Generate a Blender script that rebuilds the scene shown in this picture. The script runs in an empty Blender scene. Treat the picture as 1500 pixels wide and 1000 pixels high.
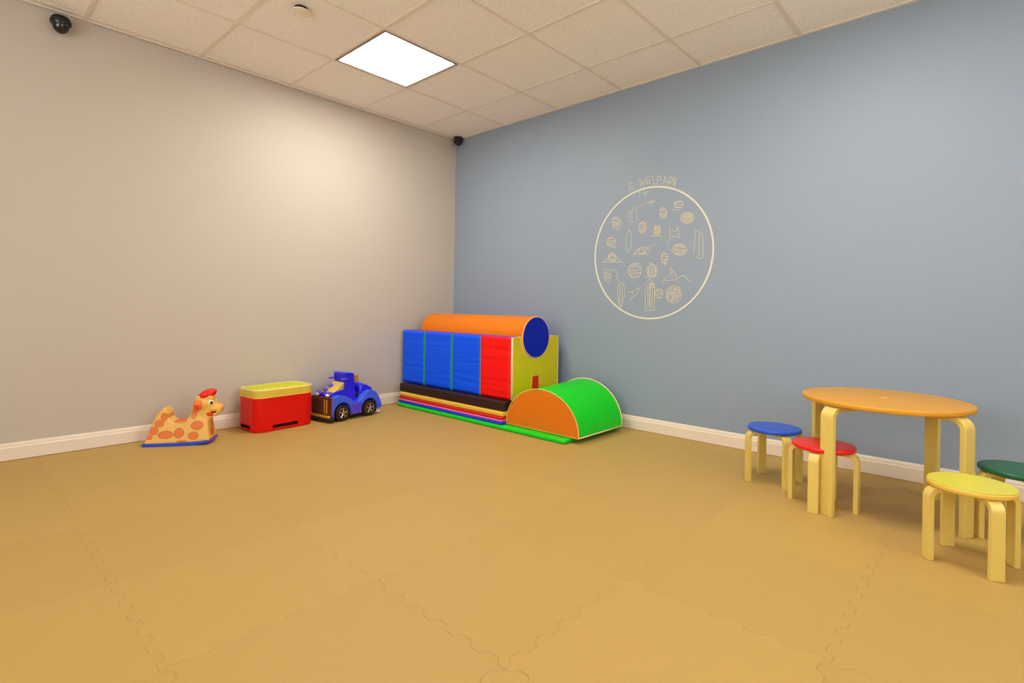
# Children's play room: two walls, soft play blocks, ride-on toys, round table and stools.
WALLC = (190, 181, 168)
BLUEC = (140, 154, 170)
GRIDC = (230, 218, 204)
CEILC = (246, 240, 233)
CHALKC = (204, 197, 176)
RINGC = (216, 214, 192)
FLOORC = (180, 147, 78)
FLOORR = 0.55
FLOORS = 0.35
LIGHTC = (1.0, 0.95, 0.87, 1)
LIGHTS = 24.0
EXPO = 0.46
RX, RY = 5.6, -5.2
LIGHTPOS = [(0.9795, -1.3965), (3.4195, -1.3965)]
LIGHTLAB = ['square white light panel glowing in the tiled ceiling above the cream wall corner',
            'square light panel in the ceiling grid above the round table, out of frame']
STOOLS = [
    (3.936, -0.974, -58.8, 'stool with a lime yellow seat in front of the table', 'seat_yellow', 'seat_edge'),
    (3.149, -0.525, -48, 'stool with a blue seat left of the table', 'seat_blue', None),
    (3.419, -0.731, -94.0, 'stool with a red seat tucked under the table edge', 'seat_red', None),
    (4.072, -0.602, -62.0, 'stool with a dark green seat right of the table', 'seat_green', None),
]
GPX, GPY, GANG = 0.2204, -2.4452, 55.1
TKX, TKY, TKA = 0.2086, -1.296, -81.3
FILLZ = (0.9, 2.25)  # sill and head height of the invented out-of-view fill panels
FILLF = (0.9, 4.7)
FILLR = (-2.6, -0.9)
FILLC = (0.93, 0.97, 1.0, 1)
FILLS = 3.5  # glow of the added fill panels
STROKEW = 0.0045
DRAWINGS = [
('letter',[[(1.986,1.831),(1.961,1.825),(1.97,1.764)],[(1.986,1.831),(1.992,1.783),(1.973,1.78)]]),
('letter',[[(2.007,1.804),(2.006,1.781)]]),
('letter',[[(2.051,1.841),(2.065,1.787)]]),
('letter',[[(2.067,1.838),(2.085,1.791),(2.096,1.843)]]),
('letter',[[(2.14,1.848),(2.107,1.844),(2.114,1.798),(2.138,1.801),(2.133,1.822),(2.117,1.822)]]),
('letter',[[(2.156,1.849),(2.165,1.788),(2.186,1.789)]]),
('letter',[[(2.195,1.781),(2.191,1.834),(2.22,1.842),(2.222,1.812),(2.196,1.808)]]),
('letter',[[(2.241,1.777),(2.253,1.834),(2.276,1.769)],[(2.246,1.797),(2.269,1.793)]]),
('letter',[[(2.282,1.768),(2.283,1.82),(2.304,1.82),(2.306,1.796),(2.286,1.792)],[(2.289,1.792),(2.305,1.765)]]),
('letter',[[(2.312,1.814),(2.322,1.754),(2.347,1.808)]]),
('letter',[[(2.327,1.813),(2.325,1.77)]]),
('letter',[[(2.052,1.747),(2.054,1.724)]]),
('letter',[[(2.085,1.755),(2.093,1.721)],[(2.115,1.747),(2.103,1.716)]]),
('letter',[[(2.092,1.739),(2.133,1.739)]]),
('drawing',[[(2.054,1.644),(2.12,1.658),(2.178,1.665)],[(2.126,1.662),(2.165,1.675),(2.159,1.653),(2.133,1.644)]]),
('drawing',[[(1.963,1.612),(1.98,1.601),(2.01,1.64),(2.031,1.629),(2.033,1.541)],[(1.966,1.602),(1.974,1.54),(2.009,1.53)],[(1.99,1.6),(1.995,1.55)]]),
('drawing',[[(1.9,1.532),(1.898,1.514),(1.89,1.499),(1.877,1.489),(1.861,1.486),(1.845,1.492),(1.831,1.503),(1.827,1.522),(1.821,1.54),(1.821,1.559),(1.831,1.573),(1.843,1.584),(1.86,1.58),(1.875,1.577),(1.886,1.565),(1.897,1.55),(1.9,1.532)],[(1.881,1.568),(1.841,1.578),(1.834,1.565),(1.886,1.559),(1.894,1.54),(1.828,1.548),(1.831,1.542),(1.894,1.529),(1.888,1.526),(1.829,1.526),(1.836,1.519),(1.885,1.516),(1.884,1.494),(1.841,1.506)]]),
('drawing',[[(1.857,1.396),(1.853,1.385),(1.848,1.372),(1.834,1.367),(1.818,1.368),(1.801,1.368),(1.789,1.378),(1.779,1.389),(1.779,1.401),(1.777,1.414),(1.788,1.424),(1.8,1.431),(1.817,1.432),(1.832,1.426),(1.845,1.418),(1.852,1.407),(1.857,1.396)],[(1.836,1.423),(1.798,1.427),(1.788,1.41),(1.849,1.403),(1.845,1.392),(1.785,1.392),(1.797,1.378),(1.838,1.375)],[(1.822,1.359),(1.858,1.354),(1.861,1.366)]]),
('drawing',[[(1.946,1.365),(1.948,1.432),(1.968,1.477),(1.989,1.459),(1.992,1.355),(1.978,1.328)],[(1.946,1.365),(1.954,1.323),(1.985,1.309)]]),
('drawing',[[(2.116,1.482),(2.116,1.465),(2.107,1.453),(2.096,1.446),(2.084,1.443),(2.071,1.445),(2.062,1.459),(2.05,1.47),(2.052,1.487),(2.051,1.504),(2.058,1.518),(2.071,1.522),(2.083,1.529),(2.095,1.521),(2.107,1.512),(2.111,1.497),(2.116,1.482)],[(2.055,1.467),(2.055,1.508),(2.071,1.519),(2.066,1.458),(2.081,1.449),(2.081,1.521),(2.091,1.521),(2.088,1.452),(2.098,1.454),(2.098,1.513),(2.11,1.506),(2.105,1.462)]]),
('drawing',[[(2.174,1.433),(2.173,1.479),(2.183,1.485),(2.177,1.431),(2.193,1.42),(2.185,1.483),(2.196,1.485),(2.199,1.421),(2.211,1.418),(2.205,1.483),(2.218,1.482),(2.216,1.424),(2.223,1.431),(2.222,1.472)],[(2.213,1.484),(2.181,1.488),(2.176,1.476),(2.222,1.467),(2.227,1.452),(2.173,1.465),(2.174,1.454),(2.227,1.441),(2.222,1.434),(2.175,1.439),(2.182,1.428),(2.216,1.422)],[(2.153,1.416),(2.24,1.406)]]),
('drawing',[[(2.269,1.569),(2.269,1.554),(2.262,1.544),(2.254,1.537),(2.244,1.537),(2.233,1.536),(2.226,1.549),(2.219,1.56),(2.215,1.575),(2.22,1.589),(2.223,1.602),(2.232,1.611),(2.242,1.611),(2.253,1.608),(2.26,1.595),(2.267,1.584),(2.269,1.569)],[(2.255,1.603),(2.228,1.599),(2.224,1.59),(2.262,1.585),(2.267,1.565),(2.22,1.572),(2.222,1.556),(2.263,1.556),(2.257,1.542),(2.229,1.543)]]),
('drawing',[[(2.392,1.616),(2.389,1.607),(2.382,1.601),(2.372,1.596),(2.359,1.597),(2.347,1.599),(2.334,1.604),(2.326,1.614),(2.325,1.624),(2.328,1.633),(2.336,1.639),(2.347,1.642),(2.359,1.643),(2.372,1.641),(2.383,1.635),(2.389,1.625),(2.392,1.616)],[(2.377,1.634),(2.34,1.638),(2.331,1.622),(2.386,1.616),(2.378,1.598),(2.342,1.604)],[(2.311,1.591),(2.36,1.58)]]),
('drawing',[[(2.471,1.514),(2.469,1.5),(2.456,1.49),(2.442,1.483),(2.424,1.48),(2.404,1.485),(2.39,1.497),(2.375,1.508),(2.373,1.524),(2.377,1.538),(2.391,1.547),(2.404,1.556),(2.422,1.555),(2.441,1.552),(2.456,1.542),(2.469,1.529),(2.471,1.514)],[(2.389,1.502),(2.39,1.544),(2.395,1.546),(2.399,1.495),(2.411,1.49),(2.411,1.551),(2.416,1.548),(2.422,1.487),(2.433,1.486),(2.43,1.549),(2.443,1.548),(2.444,1.485),(2.449,1.491),(2.449,1.541),(2.455,1.534),(2.463,1.494)],[(2.448,1.538),(2.399,1.547),(2.388,1.534),(2.457,1.526),(2.46,1.513),(2.39,1.525),(2.388,1.507),(2.456,1.502),(2.448,1.49),(2.4,1.496)]]),
('drawing',[[(2.296,1.468),(2.301,1.393),(2.326,1.402),(2.363,1.387),(2.359,1.451),(2.337,1.465)],[(2.313,1.449),(2.332,1.431),(2.35,1.446)],[(2.299,1.393),(2.281,1.342)]]),
('drawing',[[(2.482,1.432),(2.477,1.323),(2.476,1.275)],[(2.497,1.425),(2.517,1.404),(2.531,1.403),(2.537,1.319),(2.538,1.282),(2.531,1.241),(2.508,1.234),(2.49,1.249)],[(2.51,1.399),(2.51,1.256)]]),
('drawing',[[(2.424,1.3),(2.421,1.285),(2.41,1.272),(2.392,1.265),(2.371,1.262),(2.351,1.271),(2.334,1.279),(2.321,1.291),(2.314,1.307),(2.322,1.321),(2.33,1.335),(2.348,1.343),(2.369,1.341),(2.39,1.339),(2.406,1.328),(2.416,1.315),(2.424,1.3)],[(2.395,1.335),(2.342,1.337),(2.335,1.329),(2.404,1.324),(2.407,1.316),(2.328,1.317),(2.328,1.307),(2.414,1.3),(2.413,1.29),(2.331,1.299),(2.329,1.282),(2.403,1.287),(2.398,1.273),(2.343,1.277)]]),
('drawing',[[(2.284,1.248),(2.282,1.234),(2.276,1.223),(2.269,1.212),(2.258,1.212),(2.249,1.217),(2.239,1.223),(2.235,1.237),(2.231,1.251),(2.234,1.265),(2.239,1.278),(2.246,1.288),(2.257,1.29),(2.267,1.284),(2.277,1.277),(2.282,1.263),(2.284,1.248)],[(2.271,1.279),(2.245,1.282),(2.238,1.264),(2.277,1.262),(2.281,1.244),(2.234,1.246),(2.238,1.235),(2.277,1.236),(2.274,1.216),(2.246,1.226)],[(2.261,1.246),(2.263,1.194)]]),
('drawing',[[(2.013,1.295),(2.066,1.334),(2.145,1.341),(2.183,1.356)],[(2.006,1.273),(2.013,1.295),(2.093,1.286),(2.1,1.308),(2.13,1.277)],[(2.039,1.303),(2.046,1.328),(2.066,1.332),(2.059,1.297),(2.086,1.292),(2.089,1.334),(2.1,1.331),(2.102,1.292),(2.117,1.294),(2.118,1.327),(2.146,1.323),(2.138,1.296)]]),
('drawing',[[(1.747,1.247),(1.794,1.276),(1.823,1.312),(1.866,1.272),(1.913,1.239),(1.75,1.243)],[(1.865,1.276),(1.865,1.263),(1.857,1.252),(1.844,1.247),(1.831,1.247),(1.817,1.247),(1.806,1.256),(1.799,1.267),(1.796,1.279),(1.795,1.292),(1.805,1.301),(1.817,1.306),(1.83,1.309),(1.842,1.304),(1.855,1.299),(1.862,1.288),(1.865,1.276)],[(1.847,1.301),(1.81,1.3),(1.802,1.288),(1.853,1.292),(1.858,1.276),(1.804,1.28),(1.802,1.264),(1.858,1.262),(1.848,1.255),(1.813,1.256)]]),
('drawing',[[(1.755,1.189),(1.843,1.181)],[(1.759,1.183),(1.764,1.1),(1.812,1.09),(1.821,1.18)],[(1.799,1.169),(1.776,1.163),(1.773,1.156),(1.806,1.152),(1.807,1.14),(1.771,1.14),(1.773,1.127),(1.807,1.125),(1.8,1.117),(1.777,1.113)]]),
('drawing',[[(1.857,1.179),(1.87,1.169),(1.88,1.091)]]),
('drawing',[[(1.881,1.066),(1.882,0.979),(1.912,0.893),(1.942,0.992),(1.937,1.065),(1.912,1.084),(1.881,1.066)],[(1.899,1.066),(1.901,0.942)],[(1.921,1.066),(1.919,0.93)],[(1.879,0.954),(1.909,0.899)]]),
('drawing',[[(2.078,1.168),(2.073,1.147),(2.063,1.128),(2.045,1.118),(2.024,1.114),(2.002,1.117),(1.984,1.131),(1.973,1.15),(1.965,1.172),(1.97,1.195),(1.986,1.21),(2.002,1.222),(2.022,1.228),(2.045,1.226),(2.064,1.212),(2.074,1.191),(2.078,1.168)],[(2.048,1.219),(1.991,1.211),(1.983,1.199),(2.063,1.194),(2.069,1.174),(1.977,1.179),(1.979,1.163),(2.071,1.154),(2.062,1.145),(1.984,1.147),(1.992,1.123),(2.051,1.13)],[(2.007,1.204),(2.034,1.215),(2.055,1.199)]]),
('drawing',[[(2.204,1.161),(2.2,1.144),(2.194,1.126),(2.179,1.121),(2.165,1.112),(2.149,1.118),(2.136,1.13),(2.128,1.146),(2.122,1.164),(2.124,1.183),(2.137,1.195),(2.148,1.207),(2.163,1.21),(2.179,1.206),(2.191,1.194),(2.199,1.178),(2.204,1.161)],[(2.135,1.138),(2.136,1.19),(2.139,1.193),(2.142,1.132),(2.158,1.123),(2.156,1.202),(2.165,1.202),(2.16,1.129),(2.177,1.123),(2.178,1.203),(2.188,1.198),(2.187,1.127),(2.19,1.139),(2.197,1.188)],[(2.14,1.223),(2.166,1.216)],[(2.106,1.123),(2.149,1.112)]]),
('drawing',[[(1.976,1.01),(2.011,1.016),(2.071,1.045),(2.038,0.991),(1.984,0.955)],[(2.011,1.016),(2.001,0.985)]]),
('drawing',[[(2.11,1.072),(2.115,0.877),(2.185,0.88)],[(2.13,1.062),(2.134,0.909),(2.147,0.909),(2.143,1.062)],[(2.185,1.061),(2.186,0.877)],[(2.11,1.072),(2.146,1.104),(2.185,1.07)],[(2.175,1.078),(2.148,1.077),(2.141,1.068),(2.182,1.068),(2.181,1.063),(2.143,1.063),(2.142,1.052),(2.18,1.055),(2.177,1.045),(2.149,1.047)],[(2.15,1.05),(2.153,0.89)],[(2.168,1.05),(2.169,0.89)]]),
('drawing',[[(2.251,0.999),(2.248,0.987),(2.243,0.975),(2.232,0.97),(2.222,0.967),(2.21,0.968),(2.201,0.977),(2.195,0.987),(2.19,0.999),(2.192,1.013),(2.198,1.025),(2.21,1.029),(2.221,1.033),(2.232,1.03),(2.243,1.024),(2.249,1.012),(2.251,0.999)],[(2.239,1.021),(2.205,1.026),(2.2,1.012),(2.246,1.006),(2.243,0.994),(2.197,0.99),(2.205,0.974),(2.239,0.97)]]),
('drawing',[[(2.392,0.993),(2.388,0.97),(2.376,0.95),(2.356,0.939),(2.334,0.932),(2.312,0.939),(2.289,0.948),(2.278,0.97),(2.276,0.993),(2.279,1.016),(2.291,1.035),(2.308,1.051),(2.332,1.05),(2.355,1.05),(2.375,1.036),(2.383,1.014),(2.392,0.993)],[(2.365,1.035),(2.303,1.045),(2.295,1.031),(2.373,1.024),(2.375,1.016),(2.283,1.007),(2.285,1.0),(2.378,1.002),(2.383,0.982),(2.291,0.993),(2.285,0.97),(2.373,0.98),(2.37,0.966),(2.289,0.954),(2.301,0.945),(2.363,0.952)],[(2.292,0.97),(2.301,1.022),(2.316,1.031),(2.319,0.954),(2.329,0.957),(2.334,1.033),(2.349,1.028),(2.349,0.959),(2.368,0.968),(2.37,1.019)]]),
('drawing',[[(2.251,1.095),(2.294,1.123),(2.306,1.175),(2.343,1.133),(2.351,1.099),(2.397,1.126),(2.456,1.077)],[(2.251,1.089),(2.351,1.095)],[(2.312,1.152),(2.319,1.105)]])]
import bpy, bmesh, math, random
from mathutils import Vector, Matrix
random.seed(3)
PI = math.pi
C = bpy.context.scene.collection
SC = bpy.context.scene

# ------------------------------------------------------------------ materials
def lin(c):
    c /= 255.0
    return c / 12.92 if c <= 0.04045 else ((c + 0.055) / 1.055) ** 2.4
def rgb(r, g, b): return (lin(r), lin(g), lin(b), 1.0)

class NT:
    def __init__(s, name):
        s.m = bpy.data.materials.new(name); s.m.use_nodes = True
        s.t = s.m.node_tree; s.n = s.t.nodes; s.l = s.t.links
        s.b = s.n['Principled BSDF']
    def node(s, typ, **kw):
        n = s.n.new(typ)
        for k, v in kw.items():
            if k.startswith('i_'): n.inputs[k[2:]].default_value = v
            elif k.startswith('n_'): n.inputs[int(k[2:])].default_value = v
            else: setattr(n, k, v)
        return n
    def link(s, a, b): s.l.new(a, b)
    def math(s, op, a, b=None, c=None, clamp=False):
        n = s.n.new('ShaderNodeMath'); n.operation = op; n.use_clamp = clamp
        for i, v in enumerate((a, b, c)):
            if v is None: continue
            if isinstance(v, (int, float)): n.inputs[i].default_value = v
            else: s.l.new(v, n.inputs[i])
        return n.outputs[0]
    def mix(s, f, a, b):
        n = s.n.new('ShaderNodeMix'); n.data_type = 'RGBA'
        for i, v in ((0, f), (6, a), (7, b)):
            if isinstance(v, (int, float, tuple)): n.inputs[i].default_value = v
            else: s.l.new(v, n.inputs[i])
        return n.outputs[2]

def mat(name, col, rough=0.5, spec=0.5, noise=0.0, nscale=20, bump=0.0, bscale=60, metallic=0.0, stretch=(1,1,1), coat=0.0):
    a = NT(name); b = a.b
    b.inputs['Base Color'].default_value = col
    b.inputs['Roughness'].default_value = rough
    b.inputs['Specular IOR Level'].default_value = spec
    b.inputs['Metallic'].default_value = metallic
    b.inputs['Coat Weight'].default_value = coat
    tc = a.node('ShaderNodeTexCoord'); mp = a.node('ShaderNodeMapping'); mp.inputs['Scale'].default_value = stretch
    a.link(tc.outputs['Object'], mp.inputs['Vector'])
    if noise:
        n = a.node('ShaderNodeTexNoise'); n.inputs['Scale'].default_value = nscale; n.inputs['Detail'].default_value = 4
        a.link(mp.outputs[0], n.inputs['Vector'])
        d = tuple(max(0, c * (1 - noise)) for c in col[:3]) + (1,)
        u = tuple(min(1, c * (1 + noise)) for c in col[:3]) + (1,)
        a.link(a.mix(n.outputs['Fac'], d, u), b.inputs['Base Color'])
    if bump:
        n2 = a.node('ShaderNodeTexNoise'); n2.inputs['Scale'].default_value = bscale; n2.inputs['Detail'].default_value = 3
        a.link(mp.outputs[0], n2.inputs['Vector'])
        bp = a.node('ShaderNodeBump'); bp.inputs['Strength'].default_value = bump; bp.inputs['Distance'].default_value = 0.01
        a.link(n2.outputs['Fac'], bp.inputs['Height']); a.link(bp.outputs[0], b.inputs['Normal'])
    return a.m

M = {}
M['wall_cream'] = mat('wall_cream', rgb(*WALLC), 0.55, 0.3, noise=0.015, nscale=3, bump=0.05, bscale=250)
M['wall_blue'] = mat('wall_blue', rgb(*BLUEC), 0.5, 0.35, noise=0.02, nscale=3, bump=0.05, bscale=250)
M['trim_paint'] = mat('trim_paint', rgb(228, 214, 196), 0.4, 0.5, noise=0.01)
M['grid_paint'] = mat('grid_paint', rgb(*GRIDC), 0.45, 0.4, noise=0.01)
M['light_frame'] = mat('light_frame', rgb(150, 140, 128), 0.5, 0.3, noise=0.02)
M['foam_green'] = mat('foam_green', rgb(12, 205, 28), 0.45, 0.3, noise=0.04, nscale=6, bump=0.12, bscale=9)
M['foam_orange'] = mat('foam_orange', rgb(218, 116, 16), 0.5, 0.25, noise=0.03, nscale=6, bump=0.1, bscale=9)
M['foam_darkblue'] = mat('foam_darkblue', rgb(0, 30, 176), 0.5, 0.2, noise=0.04, nscale=8, bump=0.05, bscale=9)
M['foam_blue'] = mat('foam_blue', rgb(0, 84, 250), 0.5, 0.25, noise=0.05, nscale=4, bump=0.6, bscale=5, stretch=(0.7, 1, 4))
M['foam_red'] = mat('foam_red', rgb(242, 10, 6), 0.5, 0.25, noise=0.05, nscale=4, bump=0.6, bscale=5, stretch=(0.7, 1, 4))
M['mat_red'] = mat('mat_red', rgb(205, 14, 20), 0.5, 0.4, noise=0.05)
M['mat_pink'] = mat('mat_pink', rgb(236, 112, 170), 0.5, 0.4, noise=0.05)
M['mat_blue'] = mat('mat_blue', rgb(16, 62, 225), 0.5, 0.3, noise=0.05)
M['foam_yellow'] = mat('foam_yellow', rgb(214, 192, 18), 0.5, 0.3, noise=0.04, nscale=6, bump=0.1, bscale=10)
M['mat_yellow'] = mat('mat_yellow', rgb(226, 180, 60), 0.5, 0.4, noise=0.05)
M['mat_black'] = mat('mat_black', rgb(44, 20, 18), 0.5, 0.35, noise=0.08, bump=0.1, bscale=12)
M['purple'] = mat('purple', rgb(104, 40, 200), 0.5, 0.4, noise=0.05)
M['seam_green'] = mat('seam_green', rgb(30, 150, 110), 0.55, 0.3, noise=0.05)
M['piping'] = mat('piping', rgb(240, 214, 168), 0.5, 0.4, noise=0.03)
M['piping_orange'] = mat('piping_orange', rgb(250, 168, 90), 0.5, 0.4, noise=0.03)
M['seam_grey'] = mat('seam_grey', rgb(150, 120, 120), 0.6, 0.3, noise=0.05)
M['birch'] = mat('birch', rgb(222, 196, 102), 0.4, 0.5, noise=0.06, nscale=14, stretch=(3, 3, 0.5))
M['table_top'] = mat('table_top', rgb(208, 148, 40), 0.42, 0.35, noise=0.05, nscale=9, stretch=(1, 5, 1))
M['top_mark'] = mat('top_mark', rgb(236, 190, 96), 0.4, 0.5, noise=0.03)
M['seat_blue'] = mat('seat_blue', rgb(28, 84, 200), 0.35, 0.5, noise=0.03)
M['seat_red'] = mat('seat_red', rgb(222, 22, 14), 0.35, 0.5, noise=0.03)
M['seat_yellow'] = mat('seat_yellow', rgb(208, 201, 66), 0.4, 0.5, noise=0.02)
M['seat_edge'] = mat('seat_edge', rgb(228, 190, 76), 0.4, 0.5, noise=0.04)
M['seat_green'] = mat('seat_green', rgb(8, 92, 58), 0.35, 0.5, noise=0.03)
M['bin_red'] = mat('bin_red', rgb(216, 8, 3), 0.4, 0.3, noise=0.03, nscale=6)
M['bin_dark'] = mat('bin_dark', rgb(60, 6, 12), 0.6, 0.3, noise=0.05)
M['lid_yellow'] = mat('lid_yellow', rgb(214, 188, 62), 0.38, 0.5, noise=0.04)
M['lid_rim'] = mat('lid_rim', rgb(246, 226, 190), 0.4, 0.5, noise=0.03)
M['lid_lime'] = mat('lid_lime', rgb(206, 206, 40), 0.6, 0.3, noise=0.25, nscale=40, bump=0.8, bscale=45)
M['black_plastic'] = mat('black_plastic', rgb(30, 24, 22), 0.25, 0.5, noise=0.1)
M['black_smoked'] = mat('black_smoked', rgb(22, 20, 20), 0.12, 0.6, noise=0.1)
M['white_metal'] = mat('white_metal', rgb(235, 220, 200), 0.35, 0.5, noise=0.02)
M['truck_blue'] = mat('truck_blue', rgb(58, 92, 232), 0.32, 0.5, noise=0.06, nscale=8)
M['truck_deep_blue'] = mat('truck_deep_blue', rgb(34, 30, 222), 0.3, 0.5, noise=0.04, nscale=8)
M['truck_violet'] = mat('truck_violet', rgb(90, 60, 205), 0.3, 0.5, noise=0.08, nscale=30)
M['rubber'] = mat('rubber', rgb(38, 26, 20), 0.6, 0.3, noise=0.1)
M['chrome'] = mat('chrome', rgb(214, 196, 170), 0.22, 0.6, metallic=0.85, noise=0.08)
M['bronze'] = mat('bronze', rgb(122, 74, 44), 0.3, 0.6, metallic=0.6, noise=0.35, nscale=30)
M['gold'] = mat('gold', rgb(214, 166, 60), 0.3, 0.6, metallic=0.35, noise=0.2, nscale=30)
M['truck_yellow'] = mat('truck_yellow', rgb(222, 186, 96), 0.4, 0.5, noise=0.15, nscale=30)
M['giraffe_cap'] = mat('giraffe_cap', rgb(226, 26, 12), 0.4, 0.5, noise=0.06, nscale=20)
M['giraffe_tan'] = mat('giraffe_tan', rgb(240, 176, 74), 0.42, 0.45, noise=0.06, nscale=16)
M['giraffe_ear'] = mat('giraffe_ear', rgb(236, 120, 40), 0.42, 0.45, noise=0.1, nscale=30)
M['tongue'] = mat('tongue', rgb(226, 60, 24), 0.42, 0.45, noise=0.06)
M['eye_white'] = mat('eye_white', rgb(244, 236, 220), 0.3, 0.5, noise=0.01)
M['eye_black'] = mat('eye_black', rgb(20, 12, 12), 0.2, 0.5, noise=0.01)
M['rocker_blue'] = mat('rocker_blue', rgb(20, 70, 205), 0.4, 0.5, noise=0.05)
M['rocker_violet'] = mat('rocker_violet', rgb(92, 62, 190), 0.4, 0.5, noise=0.05)
M['chalk'] = mat('chalk', rgb(*CHALKC), 0.7, 0.2, noise=0.06, nscale=60)
M['ring_line'] = mat('ring_line', rgb(*RINGC), 0.7, 0.2, noise=0.03, nscale=30)

def emission(name, col, st):
    a = NT(name); a.b.inputs['Base Color'].default_value = (0.9, 0.9, 0.9, 1)
    a.b.inputs['Emission Color'].default_value = col; a.b.inputs['Emission Strength'].default_value = st
    return a.m
M['frosted_pane'] = emission('frosted_pane', FILLC, FILLS)  # added glow that lifts ceiling and blue wall, not a known daylight source
M['diffuser'] = emission('diffuser', LIGHTC, LIGHTS)

def ceiling_material():
    a = NT('ceiling_tile'); tc = a.node('ShaderNodeTexCoord')
    n = a.node('ShaderNodeTexNoise'); n.inputs['Scale'].default_value = 70; n.inputs['Detail'].default_value = 5; n.inputs['Roughness'].default_value = 0.7
    a.link(tc.outputs['Object'], n.inputs['Vector'])
    r = a.node('ShaderNodeValToRGB'); r.color_ramp.elements[0].position = 0.34; r.color_ramp.elements[1].position = 0.44
    a.link(n.outputs['Fac'], r.inputs[0])
    base = rgb(*CEILC); dark = tuple(c * 0.72 for c in base[:3]) + (1,)
    a.link(a.mix(r.outputs[0], dark, base), a.b.inputs['Base Color'])
    a.b.inputs['Roughness'].default_value = 0.85; a.b.inputs['Specular IOR Level'].default_value = 0.15
    bp = a.node('ShaderNodeBump'); bp.inputs['Strength'].default_value = 0.25; bp.inputs['Distance'].default_value = 0.004
    a.link(n.outputs['Fac'], bp.inputs['Height']); a.link(bp.outputs[0], a.b.inputs['Normal'])
    return a.m
M['ceiling_tile'] = ceiling_material()

def floor_material():
    # interlocking foam tiles, 0.6 m, finely ribbed one way or the other, jigsaw seams
    a = NT('foam_floor'); tc = a.node('ShaderNodeTexCoord'); sp = a.node('ShaderNodeSeparateXYZ')
    a.link(tc.outputs['Object'], sp.inputs[0]); x, y = sp.outputs[0], sp.outputs[1]
    T = 0.58
    def tooth(v, ph): # blunt square wave
        s = a.math('SINE', a.math('MULTIPLY_ADD', v, 2 * PI / 0.1, ph))
        return a.math('MULTIPLY', a.math('MAXIMUM', a.math('MINIMUM', a.math('MULTIPLY', s, 2.0), 1.0), -1.0), 0.011)
    xs = a.math('ADD', a.math('ADD', x, -3.105 + 60 * T), tooth(y, 0.4))
    ys = a.math('ADD', a.math('ADD', y, 1.945 + 60 * T), tooth(x, 1.1))
    def seam(v):
        f = a.math('FRACT', a.math('MULTIPLY_ADD', v, 1 / T, 0.5))
        return a.math('MULTIPLY', a.math('ABSOLUTE', a.math('SUBTRACT', f, 0.5)), T)
    d = a.math('MINIMUM', seam(xs), seam(ys))
    line = a.math('SUBTRACT', 1.0, a.math('DIVIDE', d, 0.0022, clamp=True), clamp=True)
    ix = a.math('FLOOR', a.math('DIVIDE', xs, T)); iy = a.math('FLOOR', a.math('DIVIDE', ys, T))
    par = a.math('ABSOLUTE', a.math('MODULO', a.math('ADD', ix, iy), 2.0))
    wx = a.math('SINE', a.math('MULTIPLY', x, 2 * PI / 0.0075)); wy = a.math('SINE', a.math('MULTIPLY', y, 2 * PI / 0.0075))
    rib = a.math('ADD', a.math('MULTIPLY', wx, par), a.math('MULTIPLY', wy, a.math('SUBTRACT', 1.0, par)))
    cb = a.node('ShaderNodeCombineXYZ'); a.link(ix, cb.inputs[0]); a.link(iy, cb.inputs[1])
    wn = a.node('ShaderNodeTexWhiteNoise'); a.link(cb.outputs[0], wn.inputs['Vector'])
    ns = a.node('ShaderNodeTexNoise'); ns.inputs['Scale'].default_value = 1.6; ns.inputs['Detail'].default_value = 3
    a.link(tc.outputs['Object'], ns.inputs['Vector'])
    base = rgb(*FLOORC)
    k1 = tuple(c * 0.965 for c in base[:3]) + (1,); k2 = tuple(min(1, c * 1.035) for c in base[:3]) + (1,)
    f = a.math('ADD', a.math('MULTIPLY', wn.outputs['Value'], 0.7), a.math('MULTIPLY', ns.outputs['Fac'], 0.4))
    c0 = a.mix(f, k1, k2)
    dk = tuple(c * 0.6 for c in base[:3]) + (1,)
    a.link(a.mix(a.math('MULTIPLY', line, 0.35), c0, dk), a.b.inputs['Base Color'])
    a.b.inputs['Roughness'].default_value = FLOORR; a.b.inputs['Specular IOR Level'].default_value = FLOORS
    h = a.math('ADD', a.math('MULTIPLY', rib, 0.0003), a.math('MULTIPLY', line, -0.002))
    bp = a.node('ShaderNodeBump'); bp.inputs['Strength'].default_value = 0.55; bp.inputs['Distance'].default_value = 1.0
    a.link(h, bp.inputs['Height']); a.link(bp.outputs[0], a.b.inputs['Normal'])
    return a.m
M['foam_floor'] = floor_material()

# ------------------------------------------------------------------ mesh helpers
def obj(name, bm, m, parent=None, smooth=False, bevel=0, seg=3, sub=0, angle=35):
    me = bpy.data.meshes.new(name); bmesh.ops.recalc_face_normals(bm, faces=bm.faces)
    bm.to_mesh(me); bm.free()
    for k in (m if isinstance(m, (list, tuple)) else [m]): me.materials.append(k)
    o = bpy.data.objects.new(name, me); C.objects.link(o)
    if parent: o.parent = parent
    if smooth or bevel or sub:
        for p in me.polygons: p.use_smooth = True
    if bevel:
        b = o.modifiers.new('bevel', 'BEVEL'); b.width = bevel; b.segments = seg; b.limit_method = 'ANGLE'; b.angle_limit = math.radians(angle); b.harden_normals = True
    elif smooth == 'auto':
        me.set_sharp_from_angle(angle=math.radians(angle))
    if sub:
        s = o.modifiers.new('sub', 'SUBSURF'); s.levels = s.render_levels = sub
    return o
def tag(o, label=None, cat=None, group=None, kind=None):
    if label: o['label'] = label
    if cat: o['category'] = cat
    if group: o['group'] = group
    if kind: o['kind'] = kind
    return o
def empty(name, loc, rz=0):
    o = bpy.data.objects.new(name, None); C.objects.link(o); o.empty_display_size = 0.1
    o.location = loc; o.rotation_euler = (0, 0, rz); return o
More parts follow.
